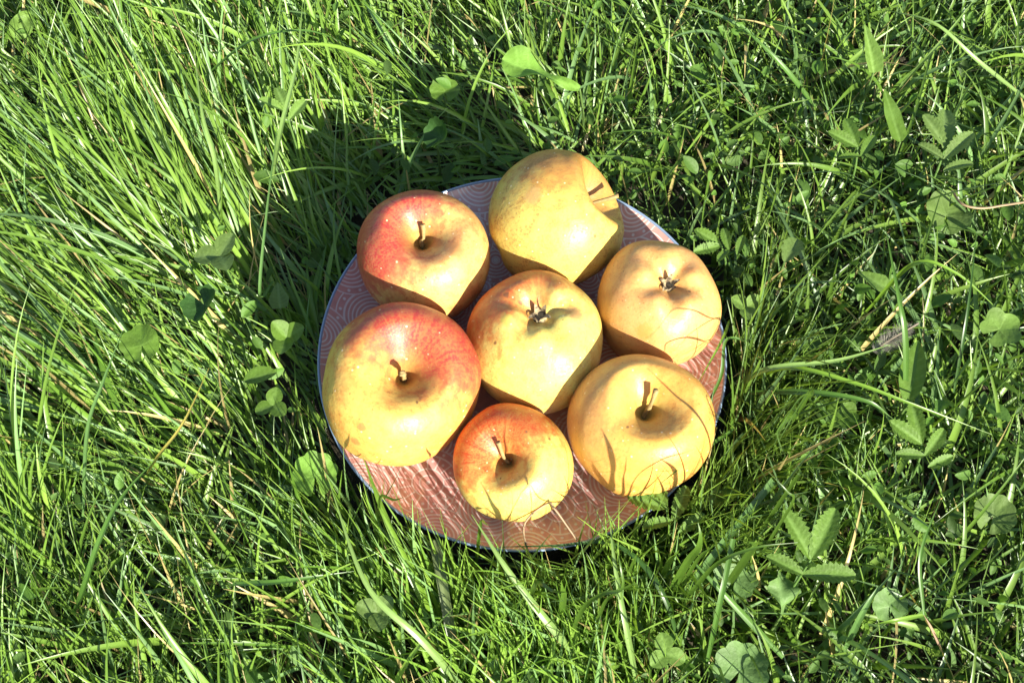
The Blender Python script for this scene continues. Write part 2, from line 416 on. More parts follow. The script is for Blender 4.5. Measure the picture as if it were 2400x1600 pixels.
# ------------------------------------------------------------------ leaves standing out of the grass
KEEP = []          # (x, y, radius, z): loose grass does not cover these
def leaf_grid(Lg, Wd, shape, serr=0, nser=10, fold=.25, curl=.2, rows=34, cols=9, wave=0, seed=0, col_=(.1, .2, .04), vein=(.2, .33, .1), nv=7):
    v = np.linspace(0, 1, rows); r = np.random.default_rng(seed)
    if shape == 'lance': w_ = np.sin(np.pi*v**.85)**.8
    elif shape == 'oval': w_ = np.sin(np.pi*np.clip(v*.97+.015, 0, 1))**.62
    elif shape == 'spoon': w_ = np.clip(.10+.9*np.clip((v-.15)/.6, 0, 1)**1.2, 0, 1)*np.sqrt(np.clip(1-np.clip((v-.72)/.28, 0, 1)**2.2, .0, 1))
    elif shape == 'strip': w_ = np.clip(v*8+.3, 0, 1)*np.clip((1-v)*2.2, 0.02, 1)**.7
    elif shape == 'dagger': w_ = np.where(v < .3, .75+.25*v/.3, np.clip((1-v)/.7, 0, 1)**.8)
    saw = (v*nser) % 1
    w_ = w_*(1-serr*saw)*Wd/2
    u = np.linspace(-1, 1, cols)
    U, W2 = np.meshgrid(u, w_); VV = np.broadcast_to(v[:, None], U.shape)
    x = U*W2; y = VV*Lg + np.abs(U)*W2*(.35 if serr else 0)
    z = np.abs(U)*W2*fold*1.4 - curl*Lg*VV**2 + wave*Wd*np.sin(VV*9+seed)*U*.5
    # veins
    mid = np.clip(1-np.abs(U)*W2/(.03*Wd+.0002), 0, 1)
    lat = np.clip(1-np.abs((((VV-np.abs(U)*.12)*nv) % 1)-.5)*5, 0, 1)*.6
    f = np.maximum(mid, lat)[..., None]
    c = np.array(col_)*(1+.12*np.sin(U*5+VV*7+seed))[..., None]
    T = c*(1-f)+np.array(vein)*f
    return np.stack([x, y, z], -1).reshape(-1, 3), grid_faces(rows, cols), T.reshape(-1, 3)
def leaf_round(Rd, lobes=9, col_=(.1, .2, .04), vein=(.22, .34, .1), cup=.25, seed=0, notch=.5, wav=.08):
    n, k = 73, 11; t = np.linspace(-math.pi+notch*.5, math.pi-notch*.5, n); s = np.linspace(0, 1, k)
    rad = Rd*(1+wav*np.abs(np.cos(t*lobes/2))-.06)*(.80+.2*np.cos(t*.5))
    tt, ss_ = np.meshgrid(t, s)
    x = np.sin(tt)*rad*ss_; y = np.cos(tt)*rad*ss_+Rd*.55
    z = cup*Rd*(ss_**2)*.6+.035*Rd*ss_**2*np.cos(tt*lobes)+.14*Rd*ss_*np.sin(tt*2+seed)+.10*Rd*ss_**2*np.sin(tt*3+seed*2.1)
    va = np.abs(((tt*6/(2*np.pi)) % 1)-.5); f = np.clip(1-np.abs(va-.0)*22*ss_, 0, 1)*.8*(1-.4*ss_)
    f = np.maximum(f, np.clip(1-np.abs((((ss_*3+np.abs(va)*1.2)) % 1)-.5)*6, 0, 1)*.3)[..., None]
    c = np.array(col_)*(1+.15*np.sin(tt*3+ss_*4+seed))[..., None]
    T = c*(1-f)+np.array(vein)*f
    return np.stack([x, y, z], -1).reshape(-1, 3), grid_faces(k, n), T.reshape(-1, 3)
def frame(head, pitch, roll):
    """head: compass heading of the leaf tip in degrees ccw from +x; pitch up; roll about the midrib"""
    return Matrix.Rotation(math.radians(head-90), 3, 'Z') @ Matrix.Rotation(math.radians(pitch), 3, 'X') @ Matrix.Rotation(math.radians(roll), 3, 'Y')
def placed(V, Mx, off): return np.asarray(V) @ np.array(Mx).T + np.asarray(off)
def stalk_mesh(a, b, r=.0007, bow=.2):
    a = np.asarray(a); b = np.asarray(b); mid = (a+b)/2+np.array([0, 0, np.linalg.norm(a-b)*bow])
    return tube(catmull([a, mid, b], 12), np.linspace(r*1.2, r*.8, 12), 6)
GREENS = dict(mid=(.105, .19, .024), pale=(.15, .25, .045), dark=(.04, .10, .02), lime=(.17, .32, .045), grey=(.125, .195, .045), crink=(.14, .24, .07))
def root_at(p): return np.array([p[0], p[1], 0.])
def single(name, kind, px, py, z, size, head, pitch, roll, tint, label, wid=.4, cat='leaf', stalk=True, group=None, **kw):
    z -= .006; size *= .82
    p = at(px, py, z); c = GREENS[tint]; vc = tuple(min(1, q*1.3+.02) for q in c)
    sd = int(px+py) % 97
    if kind == 'round': V, F, T = leaf_round(size/2, col_=c, vein=vc, seed=sd, **kw)
    else: V, F, T = leaf_grid(size, size*wid, kind, col_=c, vein=vc, seed=sd, **kw)
    Mx = frame(head, pitch, roll)
    ctr = V.mean(0); V = placed(V-ctr, Mx, (0, 0, 0))
    basep = np.array(Mx @ Vector((0, 0, 0)))+np.array(Mx @ Vector(-ctr))
    ro = np.array([p[0]+basep[0]*1.25, p[1]+basep[1]*1.25, 0.0])
    t = tag(empty(name, ro), label, cat, group)
    mesh('leaf_blade', V+(p-ro), F, M_leaf, t, T)
    if stalk:
        Vs, Fs = stalk_mesh((0, 0, 0), p+basep-ro, .0008, .12)
        mesh('stalk', Vs, Fs, M_leaf, t, np.tile(np.array([.12, .2, .05]), (len(Vs), 1)))
    KEEP.append((p[0], p[1], size*.22, z))
    return t
def silverweed(px, py, z, size, head, n, label, tint='mid', pitch=8, group='silverweed plants in the grass', spread=1.):
    p = at(px, py, z); c = GREENS[tint]; vc = tuple(q*1.5+.03 for q in c)
    ro = np.array([p[0]-math.cos(math.radians(head))*size*.6, p[1]-math.sin(math.radians(head))*size*.6, 0])
    t = tag(empty('silverweed', ro), label, 'plant', group)
    Vs, Fs = stalk_mesh((0, 0, 0), p-ro, .0007, .2)
    mesh('stalk', Vs, Fs, M_leaf, t, np.tile(np.array([.12, .22, .05]), (len(Vs), 1)))
    dirs = [0, 48, -50, 78, -80, 100, -102][:n]
    for i, dg in enumerate(dirs):
        sd = int(px)+i; r = np.random.default_rng(sd)
        Lf = size*(1. if i == 0 else .85 if i < 3 else .65)*r.uniform(.9, 1.1)
        V, F, T = leaf_grid(Lf, Lf*.46, 'oval', serr=.30, nser=9, fold=.35, curl=.12, rows=46, cols=7, col_=np.array(c)*r.uniform(.85, 1.15), vein=vc, nv=9, seed=sd)
        back = -size*.28*(i//2 if i else 0)
        o = p-ro+np.array([math.cos(math.radians(head))*back, math.sin(math.radians(head))*back, -.15*abs(back)])
        mesh('leaflet', placed(V, frame(head+dg*spread, pitch+r.uniform(-10, 14), r.uniform(-18, 18)), o), F, M_leaf, t, T)
    KEEP.append((p[0], p[1], size*.9, z))
    return t
def clover(px, py, z, size, head, label, tint='mid', group='clover plants in the grass', tilt=0):
    p = at(px, py, z); c = GREENS[tint]; vc = tuple(q*1.3+.02 for q in c)
    ro = np.array([p[0]+.006, p[1]-.008, 0]); t = tag(empty('clover', ro), label, 'plant', group)
    Vs, Fs = stalk_mesh((0, 0, 0), p-ro, .0006, .1)
    mesh('stalk', Vs, Fs, M_leaf, t, np.tile(np.array([.12, .22, .05]), (len(Vs), 1)))
    for i in range(3):
        r = np.random.default_rng(int(px)+i)
        V, F, T = leaf_grid(size*.55, size*.5, 'oval', fold=.2, curl=.1, rows=20, cols=7, col_=c, vein=vc, nv=6, seed=int(py)+i)
        mesh('leaflet', placed(V, frame(head+120*i, 10+r.uniform(-12, 25)+tilt, r.uniform(-15, 15)), p-ro), F, M_leaf, t, T)
    KEEP.append((p[0], p[1], size*.5, z))

single('dock_leaf', 'spoon', 1268, 172, .064, .060, 160, 4, 8, 'lime', 'pale lime wavy-edged broad leaf lying in the grass behind the plate', wid=.42, wave=.35, curl=-.05)
for px_ in (1220, 1245, 1300, 1330): KEEP.append((*at(px_, 172+(px_-1268)*.35, .058)[:2], .010, .058))
single('ground_ivy_leaf', 'round', 1043, 212, .045, .024, 90, 5, 0, 'mid', 'round leaf under a shining grass blade, left of the lime wavy leaf')
single('ground_ivy_leaf', 'round', 1027, 318, .055, .026, 70, 30, -40, 'dark', 'dark folded scalloped leaf at the edge of the apple shadow behind the plate', cup=.9)
single('plantain_leaf', 'dagger', 2040, 112, .075, .036, 100, 25, 8, 'pale', 'pale pointed leaf standing upright in the upper right grass', wid=.40, fold=.5, curl=.05)
single('plantain_leaf', 'strip', 2092, 270, .06, .040, 104, 15, 0, 'mid', 'ribbed strap leaf below the pale pointed leaf at upper right', wid=.30, fold=.2, curl=.0, nv=1)
single('plantain_leaf', 'lance', 2140, 870, .055, .046, 76, 14, -12, 'mid', 'broad ribbed leaf leaning upright beside the grey feather on the right', wid=.36, fold=.4)
single('dock_leaf', 'dagger', 2045, 655, .05, .024, 140, 8, 5, 'pale', 'small torn triangular pale leaf right of the plate', wid=.6, nv=6)
single('bindweed_leaf', 'oval', 1856, 583, .06, .020, 60, 12, -10, 'grey', 'pale lobed leaf with notched edge right of the golden orange apple', wid=.8, serr=.25, nser=4)
single('ground_ivy_leaf', 'round', 2220, 500, .04, .036, 80, 5, 10, 'grey', 'large shaded veined round leaf at the right, under the curved brown twig')
single('ground_ivy_leaf', 'round', 1722, 1352, .045, .028, 70, 18, 5, 'crink', 'crinkled pale scalloped leaf with a straight blade crossing it, lower right', wav=.14)
single('ground_ivy_leaf', 'round', 2084, 1418, .04, .023, 100, 15, 0, 'crink', 'small scalloped pale leaf in the dark lower right grass')
single('ground_ivy_leaf', 'round', 1690, 1152, .05, .022, 250, 10, 12, 'pale', 'blotched rounded leaf just right of the plain golden apple', wav=.12)
single('ground_ivy_leaf', 'round', 1965, 965, .04, .028, 260, 8, 0, 'mid', 'scalloped green leaf in shade below the long arching blades at right')
single('ground_ivy_leaf', 'round', 1790, 935, .035, .030, 200, 6, 10, 'mid', 'scalloped leaf in the grass right of the plate, under crossing blades')
single('ground_ivy_leaf', 'round', 1735, 1568, .04, .034, 60, 10, 0, 'crink', 'pale veined leaf at the bottom edge of the lower right grass', wav=.12)
single('ground_ivy_leaf', 'round', 2330, 1205, .04, .028, 60, 20, 0, 'grey', 'greyish veined leaf near the right edge, half under grass')
single('withered_leaf', 'oval', 1832, 1385, .045, .026, 85, 15, 25, 'crink', 'pale crumpled leaf with ragged edge beside the serrated leaflets, lower right', wid=.75, serr=.2, nser=5, wave=.5)
single('ground_ivy_leaf', 'round', 330, 805, .06, .028, 110, 8, -10, 'mid', 'glossy round leaf among combed grass at the left')
single('ground_ivy_leaf', 'round', 474, 712, .055, .028, 300, 14, 20, 'dark', 'dark green folded round leaf left of the plate', cup=.7)
single('dock_leaf', 'oval', 608, 880, .05, .021, 20, 10, -10, 'mid', 'smooth oval green leaf near the plate at its left', wid=.62)
single('bindweed_leaf', 'dagger', 653, 690, .05, .020, 100, 10, 0, 'grey', 'grey-green arrow-shaped leaf just outside the plate shadow at left', wid=.7)
single('ground_ivy_leaf', 'round', 738, 1112, .05, .030, 100, 12, 0, 'lime', 'bright crinkled leaf at the lower left edge of the plate', wav=.12)
single('dock_leaf', 'oval', 52, 60, .045, .024, 60, 20, 30, 'pale', 'pale leaf with folded edge in the upper left corner', wid=.7, wave=.4)
single('nettle_leaf', 'oval', 410, 32, .05, .022, 250, 15, 0, 'pale', 'pale serrated leaf at the top edge, upper left', wid=.75, serr=.2, nser=9)
single('bindweed_leaf', 'round', 2345, 770, .06, .024, 30, 10, 0, 'pale', 'lobed pale leaf at the right edge of the grass', lobes=5, wav=.3)
silverweed(670, 262, .06, .020, 110, 3, 'serrated pale leaflets standing between tall blades at upper left', 'pale')
silverweed(2215, 345, .055, .027, 80, 5, 'silverweed with tall toothed leaflets at the upper right', 'grey', spread=.8)
silverweed(2010, 345, .055, .021, 105, 4, 'silverweed of small toothed leaflets below the upright pointed leaf', 'mid')
silverweed(1900, 1310, .06, .030, 60, 4, 'silverweed with three bright toothed leaflets in the dark lower right', 'mid', spread=1.2)
silverweed(1562, 1190, .058, .024, 115, 5, 'silverweed leaflets touching the lower right edge of the plate', 'mid')
silverweed(1690, 575, .05, .018, 150, 5, 'silverweed with small toothed leaflets right beside the golden orange apple', 'mid')
silverweed(2160, 1040, .045, .022, 100, 5, 'silverweed in half shade at the right, below the broad ribbed leaf', 'mid')
clover(672, 792, .06, .022, 20, 'clover with folded leaflets at the rim of the plate shadow, left', 'mid', tilt=15)
clover(640, 950, .045, .018, 80, 'small clover left of the largest apple', 'mid')
clover(515, 600, .055, .026, 60, 'grey-green clover among long combed grass, left', 'grey')
clover(885, 1435, .05, .020, 40, 'pale small clover below the plate', 'grey')
clover(1750, 720, .045, .018, 30, 'small clover right of the golden orange apple', 'pale')
clover(1560, 1530, .05, .018, 100, 'rounded clover near the bottom edge, below the plate', 'pale')

# feather
fp = at(2095, 792, .05)
ft = tag(empty('feather', fp), 'small grey downy feather caught in the grass on the right', 'feather')
Vs, Fs = tube(catmull([(-.011, -.006, -.004), (0, 0, .001), (.013, .007, .004)], 12), np.linspace(.0002, .0005, 12), 6)
M_fea = foliage_mat('feather_down', .8, .4)
mesh('shaft', Vs, Fs, M_fea, ft, np.tile(np.array([.35, .28, .22]), (len(Vs), 1)))
bv = []; bf = []; r = np.random.default_rng(3)
for i in range(520):
    t = r.uniform(0, 1); s = 1 if i % 2 else -1
    o = np.array([-.011+.024*t, -.006+.013*t, -.004+.008*t]); ln = (.007*np.sin(np.pi*min(1, t+.15))**.6+.0015)*r.uniform(.6, 1)
    d = np.array([.5, .28, .1])+s*np.array([-.45, .85, 0])+r.normal(0, .25, 3); d /= np.linalg.norm(d)
    n = np.cross(d, [0, 0, 1]); n = n/np.linalg.norm(n)*.00011
    k = len(bv); bv += [o-n, o+n, o+d*ln+[0, 0, ln*.15]]; bf.append((k, k+1, k+2))
mesh('vane', np.array(bv), np.array(bf), M_fea, ft, np.tile(np.array([.42, .38, .33]), (len(bv), 1))*r.uniform(.5, 1.1, (len(bv), 1)))
KEEP.append((fp[0], fp[1], .014, .05))

# ------------------------------------------------------------------ single long blades that can be told apart
def ribbon(P, wd, roll=0., fold=.3, n=26, tip=True, taper_root=.55):
    P = catmull(P, n); s = np.linspace(0, 1, n)
    T = np.gradient(P, axis=0); T /= np.linalg.norm(T, axis=1)[:, None]
    view = np.array([0, -.25, 1.]); A = np.cross(T, view); A /= np.linalg.norm(A, axis=1)[:, None]; B = np.cross(A, T)
    rl = roll+.25*np.sin(s*4); A2 = A*np.cos(rl)[:, None]+B*np.sin(rl)[:, None]; B2 = np.cross(A2, T)
    w_ = wd/2*np.clip(taper_root+(1-taper_root)*s*4, 0, 1)*((1-s**2.2) if tip else 1); w_ = np.maximum(w_, .00012)
    V = np.stack([P-A2*w_[:, None]+B2*(w_*fold)[:, None], P-A2*(w_*.12)[:, None], P+A2*(w_*.12)[:, None], P+A2*w_[:, None]+B2*(w_*fold)[:, None]], 1)
    return V.reshape(-1, 3), grid_faces(n, 4), s
BT = dict(lime=(.17, .30, .03), green=(.09, .19, .03), pale=(.22, .34, .09), dark=(.045, .105, .02), blue=(.12, .23, .06), olive=(.15, .19, .07), straw=(.50, .38, .15), tan=(.42, .28, .16), gold=(.40, .34, .07), pink=(.38, .24, .16))
def blade(pts, wpx, tint, label, name='grass_leaf', cat='grass blade', group='long grass blades', roll=0., fold=.35, tip=True):
    P = np.array([at(*q) for q in pts]); ro = P[0]
    t_ = np.array(BT[tint])*.8
    if wpx < 7 and tint in ('tan', 'straw', 'pink'): V, F = tube(catmull(P, 30), wpx/2/4500, 7); s = np.repeat(np.linspace(0, 1, 30), 7); s = np.append(s, np.ones(14))
    else: V, F, s = ribbon(P, wpx/4500, roll, fold, tip=tip); s = np.repeat(s, 4)
    c = t_*(1-.12*np.sin(s*9))[:, None]*(1+.25*((np.arange(len(s)) % 4 == 1) | (np.arange(len(s)) % 4 == 2)))[:, None]
    o = mesh(name, V-ro, F, M_dry if tint in ('straw', 'tan', 'pink') else M_grass, None, c)
    o.location = ro; tag(o, label, cat, group)
    for q in P[1:]: KEEP.append((q[0], q[1], .006, q[2]))
blade([(1030, 1460, .02), (985, 1385, .045), (905, 1215, .066), (850, 1068, .072)], 24, 'lime', 'yellow-green blade rising over the lower left edge of the plate')
blade([(1110, 1640, .02), (990, 1500, .06), (860, 1370, .075), (768, 1120, .085)], 18, 'pale', 'long pale broad blade running up from the bottom edge towards the largest apple')
blade([(1370, 1560, .02), (1295, 1470, .05), (1190, 1335, .07), (1105, 1205, .08)], 20, 'pale', 'pale blade whose tip lies over the bottom of the plate below the smallest apple')
blade([(1068, 1540, .03), (1042, 1390, .05), (1018, 1265, .055)], 24, 'olive', 'wide olive grooved blade below the plate', tip=False)
blade([(1595, 1520, .02), (1560, 1405, .05), (1500, 1315, .056), (1420, 1270, .056), (1300, 1278, .055), (1130, 1282, .055)], 13, 'dark', 'dark arching blade hugging the bottom rim of the plate')
blade([(1248, 1330, .04), (1228, 1232, .062), (1282, 1180, .07), (1300, 1192, .07), (1352, 1265, .058)], 5, 'tan', 'tan dry stalk bent like a hairpin in front of the smallest apple', 'dry_stalk', 'stalk', 'dry stalks')
blade([(1500, 1640, .02), (1470, 1480, .06), (1442, 1330, .075), (1428, 1210, .08)], 14, 'pale', 'straight slim blade standing below the lower right of the plate')
blade([(1700, 935, .02), (1790, 868, .065), (1960, 845, .07), (2092, 806, .06)], 15, 'pale', 'long pale blade arching right from the plain golden apple')
blade([(1735, 905, .02), (1845, 862, .065), (2000, 897, .07), (2145, 950, .065), (2325, 1018, .05)], 13, 'lime', 'long thin lime blade sloping down to the right past the broad ribbed leaf')
blade([(1750, 920, .04), (1900, 920, .06), (2030, 940, .065), (2092, 980, .055)], 16, 'green', 'arched blade below the two long arching ones at the right')
blade([(2120, 1000, .02), (2122, 800, .07), (2105, 690, .085), (2072, 520, .09)], 15, 'green', 'upright green blade standing over the feather')
blade([(2235, 920, .03), (2265, 750, .065), (2290, 540, .08)], 9, 'dark', 'dark upright thin blade near the right edge')
blade([(2030, 730, .03), (2140, 620, .075), (2240, 640, .075), (2350, 735, .05)], 12, 'lime', 'arch-shaped blade over the triangular leaf at the right')
blade([(1655, 955, .045), (1690, 880, .06), (1700, 800, .07), (1735, 795, .07), (1760, 810, .06)], 9, 'green', 'hooked thin blade at the right rim of the plate between two golden apples')
blade([(1710, 750, .045), (1690, 800, .066), (1632, 905, .07)], 8, 'lime', 'thin blade reaching inwards over the right edge of the plate')
blade([(1720, 1005, .05), (1640, 1060, .068), (1545, 1135, .09)], 9, 'green', 'thin straight blade crossing the lower right side of the plain golden apple')
blade([(1640, 1140, .04), (1655, 1020, .07), (1675, 900, .085)], 10, 'green', 'upright blade against the right side of the plain golden apple')
blade([(480, 180, .04), (590, 95, .07), (710, 72, .07), (810, 100, .05)], 11, 'green', 'thin arching blade at the top left')
blade([(195, 1210, .03), (206, 1010, .07), (240, 900, .085), (286, 778, .09)], 12, 'blue', 'blue-green slim upright blade over the combed grass at the left')
blade([(345, 1110, .03), (372, 1068, .06), (430, 990, .075), (490, 862, .075)], 10, 'gold', 'yellowed blade at the left, leaning right')
blade([(170, 1440, .02), (192, 1393, .05), (232, 1270, .075), (283, 1168, .08), (365, 1075, .075)], 17, 'green', 'long green blade leaning right in the lower left grass')
blade([(700, 1600, .02), (450, 1300, .06), (150, 1500, .02)], 1, 'green', 'x') if False else None
blade([(545, 1368, .05), (660, 1362, .058), (830, 1338, .05)], 13, 'green', 'blade lying level in the lower left grass')
blade([(2100, 215, .03), (2205, 98, .07), (2300, -20, .08)], 9, 'pale', 'straight shining blade pointing to the top right corner')
blade([(2440, 260, .03), (2300, 150, .07), (2190, 55, .085), (2074, 24, .075)], 12, 'pale', 'long blade curving in from the right edge at the top right')
blade([(1910, 250, .03), (1830, 150, .06), (1725, 50, .075)], 15, 'green', 'broad slanting blade at the top right, left of the pale pointed leaf')
blade([(2232, 448, .05), (2255, 478, .055), (2300, 488, .055), (2360, 480, .055), (2440, 468, .05)], 6, 'tan', 'curved brown twig at the right edge', 'twig', 'twig', 'dry stalks')
blade([(1590, 1410, .03), (1680, 1292, .05), (1812, 1125, .05)], 17, 'blue', 'grooved shiny blade slanting up to the right in the lower right grass', tip=False)
blade([(1655, 1560, .03), (1690, 1400, .065), (1718, 1262, .075)], 12, 'green', 'straight broad blade standing over the crinkled pale leaf', tip=False)
blade([(1835, 1540, .03), (1705, 1400, .06), (1608, 1298, .07)], 16, 'green', 'blade crossing under the straight broad one at the lower right')
blade([(1980, 1520, .03), (2022, 1435, .055), (2058, 1372, .065)], 16, 'blue', 'short blue-green spear-like blade at the lower right')
blade([(2210, 1530, .02), (2185, 1475, .045), (2165, 1440, .06)], 7, 'pink', 'pinkish grass stem in the lower right corner', 'grass_stalk', 'stalk', 'dry stalks')
blade([(2165, 1440, .06), (2158, 1300, .08), (2205, 1168, .085)], 9, 'green', 'slim blade growing up from the pinkish stem')
blade([(2165, 1440, .06), (2100, 1452, .065), (2046, 1464, .06)], 11, 'lime', 'short blade growing left from the pinkish stem')
blade([(640, 660, .03), (610, 690, .06), (625, 500, .085), (655, 260, .095)], 10, 'blue', 'very long blue-green blade standing up at the left of the plate')
blade([(520, 520, .03), (505, 380, .07), (475, 270, .085), (455, 120, .09)], 14, 'pale', 'tall tapering pale blade in the upper left grass')
blade([(640, 420, .03), (660, 300, .07), (695, 150, .085), (710, 0, .09)], 15, 'pale', 'tall broad pale blade reaching the top edge at upper left')

# ------------------------------------------------------------------ the turf: field values at photo points
CP = np.array([  # px, py, heading deg, spread deg, lean start (deg), length gain, leafiness (also darkens blade colour for shaded gaps)
    (100, 100, 120, 38, 52, 1.0, .25), (400, 250, 125, 22, 48, 1.3, .05), (150, 500, 140, 18, 40, 1.35, .0), (500, 500, 125, 14, 42, 1.4, .0),
    (620, 800, 128, 20, 42, 1.2, .05), (250, 750, 150, 17, 35, 1.35, .0), (150, 950, 170, 18, 34, 1.25, .0), (450, 1000, 150, 26, 38, 1.1, .0), (700, 300, 112, 24, 50, 1.2, .05),
    (200, 1300, 105, 55, 52, 1.1, .05), (550, 1350, 140, 50, 48, 1.0, .05), (150, 1550, 80, 50, 55, 1.1, .05), (700, 1200, 120, 35, 52, 1.0, .1),
    (850, 100, 140, 35, 42, 1.0, .05), (1000, 300, 160, 40, 34, 1.0, .1), (1250, 80, 125, 45, 45, .95, .15), (1500, 250, 60, 60, 45, .9, .2), (1150, 330, 175, 40, 32, .9, .1),
    (1750, 150, 130, 60, 45, .95, .35), (1700, 400, 60, 70, 45, .8, .5), (2000, 300, 120, 70, 45, .8, .5), (2300, 150, 50, 60, 45, 1.0, .35), (2200, 600, 110, 70, 45, .8, .5),
    (1800, 650, 60, 70, 50, .7, .7), (1900, 900, 40, 80, 48, .75, .55), (2250, 950, 100, 60, 50, .85, .5), (1850, 1200, 120, 70, 52, .7, .5), (2150, 1250, 95, 35, 60, .85, .3),
    (1700, 1450, 120, 60, 52, .8, .5), (2250, 1500, 110, 60, 55, .75, .45), (1000, 1450, 122, 25, 52, 1.1, .05), (1300, 1450, 126, 22, 50, 1.05, .05), (1500, 1400, 125, 25, 50, 1.0, .1), (1150, 1350, 110, 35, 58, 1.0, .05), (1250, 1580, 110, 45, 52, .95, .1)], float)
CPW = np.array([at(a, b, .03)[:2] for a, b in CP[:, :2]])
def field(xy):
    d = ((xy[:, None]-CPW[None])**2).sum(-1)+.02**2; w_ = 1/d**1.6; w_ /= w_.sum(1)[:, None]
    hx = w_ @ np.cos(np.radians(CP[:, 2])); hy = w_ @ np.sin(np.radians(CP[:, 2]))
    return np.arctan2(hy, hx), w_ @ CP[:, 3:]
AC = np.array([a[0] for a in APPLES]); AR = np.array([a[1] for a in APPLES])
KP = np.array(KEEP)
def wave(xy, f, ph): return np.sin(xy[:, 0]*f+1.7*np.sin(xy[:, 1]*f*.6+ph)+ph)*np.cos(xy[:, 1]*f*.9+1.3*np.sin(xy[:, 0]*f*.7)+ph*2)
def make_blades(n, Lr, wr, el, bend, S_, cols, area, keep_p=.9, inward=0., spread_gain=1., base=None, seed=0, dry=.05, zroot=(0, 0), thin=.50, upright=False):
    r = np.random.default_rng(seed)
    x0, x1, y0, y1 = area
    if base is None:
        nt_ = n//5; tc = np.stack([r.uniform(x0, x1, nt_), r.uniform(y0, y1, nt_)], 1); pick = r.integers(0, nt_, n)
        xy = tc[pick]+r.normal(0, .006, (n, 2)); toff = r.normal(0, 1, nt_)[pick]*.5
    else: xy = base; n = len(xy); toff = np.zeros(n)
    hd, fv = field(xy); sp = np.radians(fv[:, 0])*spread_gain
    az = hd+(r.normal(0, 1, n)*.8+toff)*sp + .25*wave(xy, 28, seed)
    el0 = np.radians(np.clip(fv[:, 1]+r.normal(0, 16, n)+el, 8, 88))
    if upright: az = r.uniform(0, 6.283, n); el0 = np.radians(r.uniform(*upright, n)); fv[:, 2] = 1
    Ln = r.uniform(*Lr, n)*fv[:, 2]; 
    rr0 = np.hypot(xy[:, 0], xy[:, 1]); behind = np.clip((xy[:, 1]-.9*xy[:, 0])/.06, 0, 1)
    if not upright: Ln = Ln*(1-.5*behind*np.exp(-((rr0-.12)/.04)**2))
    bd = np.radians(r.uniform(*bend, n)); tw = r.normal(0, .2, n)
    wd = wr[0]+(wr[1]-wr[0])*r.uniform(0, 1, n)**1.8
    s = np.linspace(0, 1, S_+1)
    E = el0[:, None]-bd[:, None]*s[None]**1.3; A = az[:, None]+tw[:, None]*s[None]
    st = (Ln/S_)[:, None]
    dx, dy, dz = np.cos(E)*np.cos(A)*st, np.cos(E)*np.sin(A)*st, np.sin(E)*st
    cs = lambda q: np.concatenate([np.zeros((n, 1)), np.cumsum(q[:, :-1], 1)], 1)
    z0 = r.uniform(zroot[0], zroot[1], n)
    P = np.stack([xy[:, 0:1]+cs(dx), xy[:, 1:2]+cs(dy), z0[:, None]+cs(dz)], -1)
    P[..., 2] = np.where(P[..., 2] < .004, .004-.2*(P[..., 2]-.004)*0+.002*np.abs(np.sin(P[..., 0]*900)), P[..., 2])
    # clear of the plate and the apples
    rad = np.hypot(P[..., 0], P[..., 1]); zz = P[..., 2]
    bad = ((rad < .1125) & (zz < .050)).any(1)
    lim = np.where(P[..., 1]+.35*np.abs(P[..., 0]) < .02, .1125-inward, .109)
    bad |= (rad < lim).any(1)
    dd = np.linalg.norm(P[:, :, None]-AC[None, None], axis=-1); bad |= (dd < AR[None, None]*1.03).any((1, 2))
    # leaves kept in view
    cov = np.zeros(n, bool)
    for kx, ky, kr, kz in KP:
        sh_ = (P[..., 2]-kz).clip(0)*.35
        cov |= ((np.hypot(P[..., 0]-kx, P[..., 1]-sh_*-1-ky) < kr) & (P[..., 2] > kz-.004)).any(1)
    bad |= cov & (r.uniform(0, 1, n) < keep_p)
    bad |= r.uniform(0, 1, n) < thin*fv[:, 3]
    ok = ~bad
    P, E, A, wd, xy, fv = P[ok], E[ok], A[ok], wd[ok], xy[ok], fv[ok]; n = len(P)
    T = np.stack([np.cos(E)*np.cos(A), np.cos(E)*np.sin(A), np.sin(E)], -1)
    side = np.stack([-np.sin(A), np.cos(A), 0*A], -1); nrm = np.cross(T, side)
    roll = (r.normal(0, .55, n)[:, None]+r.normal(0, .5, n)[:, None]*s[None])
    W = side*np.cos(roll)[..., None]+nrm*np.sin(roll)[..., None]; Nn = np.cross(T, W)
    pf = np.clip(.55+1.8*s, 0, 1)*(1-s**1.7); pf[-1] = .03
    hw = (wd/2)[:, None]*pf[None]
    if cols == 2: off = [-1, 1]
    else: off = [-1, 0, 1]
    V = np.stack([P+W*(o*hw)[..., None]+Nn*(abs(o)*hw*.35)[..., None] for o in off], 2)
    nv = (S_+1)*cols
    F = (grid_faces(S_+1, cols)[None]+(np.arange(n)*nv)[:, None, None]).reshape(-1, 4)
    # colour of each blade
    ga = np.array([.078, .165, .018]); gb = np.array([.23, .365, .058]); gc = np.array([.165, .285, .095]); gd = np.array([.48, .38, .15])
    k = r.beta(1.7, 1.7, n)[:, None]; c = ga*(1-k)+gb*k
    q = (r.uniform(0, 1, n) < .22)[:, None]; c = np.where(q, gc*(.7+.6*k), c)
    c = c*(1+.16*wave(xy, 17, 3))[:, None]
    gap_shade = fv[:, 3:4]; c = c*(1.08-.72*gap_shade)  # blade colour darkened with leafiness, painting in the shade of deep gaps
    q = (r.uniform(0, 1, n) < dry)[:, None]; c = np.where(q, gd*(.55+.6*k), c)
    C = np.broadcast_to(c[:, None, :], (n, S_+1, 3)).copy()
    C *= (1.0+.15*np.sin(s*5+1))[None, :, None]
    bs_ = np.clip(1-s*5, 0, 1)[None, :, None]; C = C*(1-.5*bs_)+np.array([.22, .24, .10])*bs_*.5
    C = np.repeat(C[:, :, None, :], cols, 2)
    if cols == 3: C[:, :, 1] *= 1.25
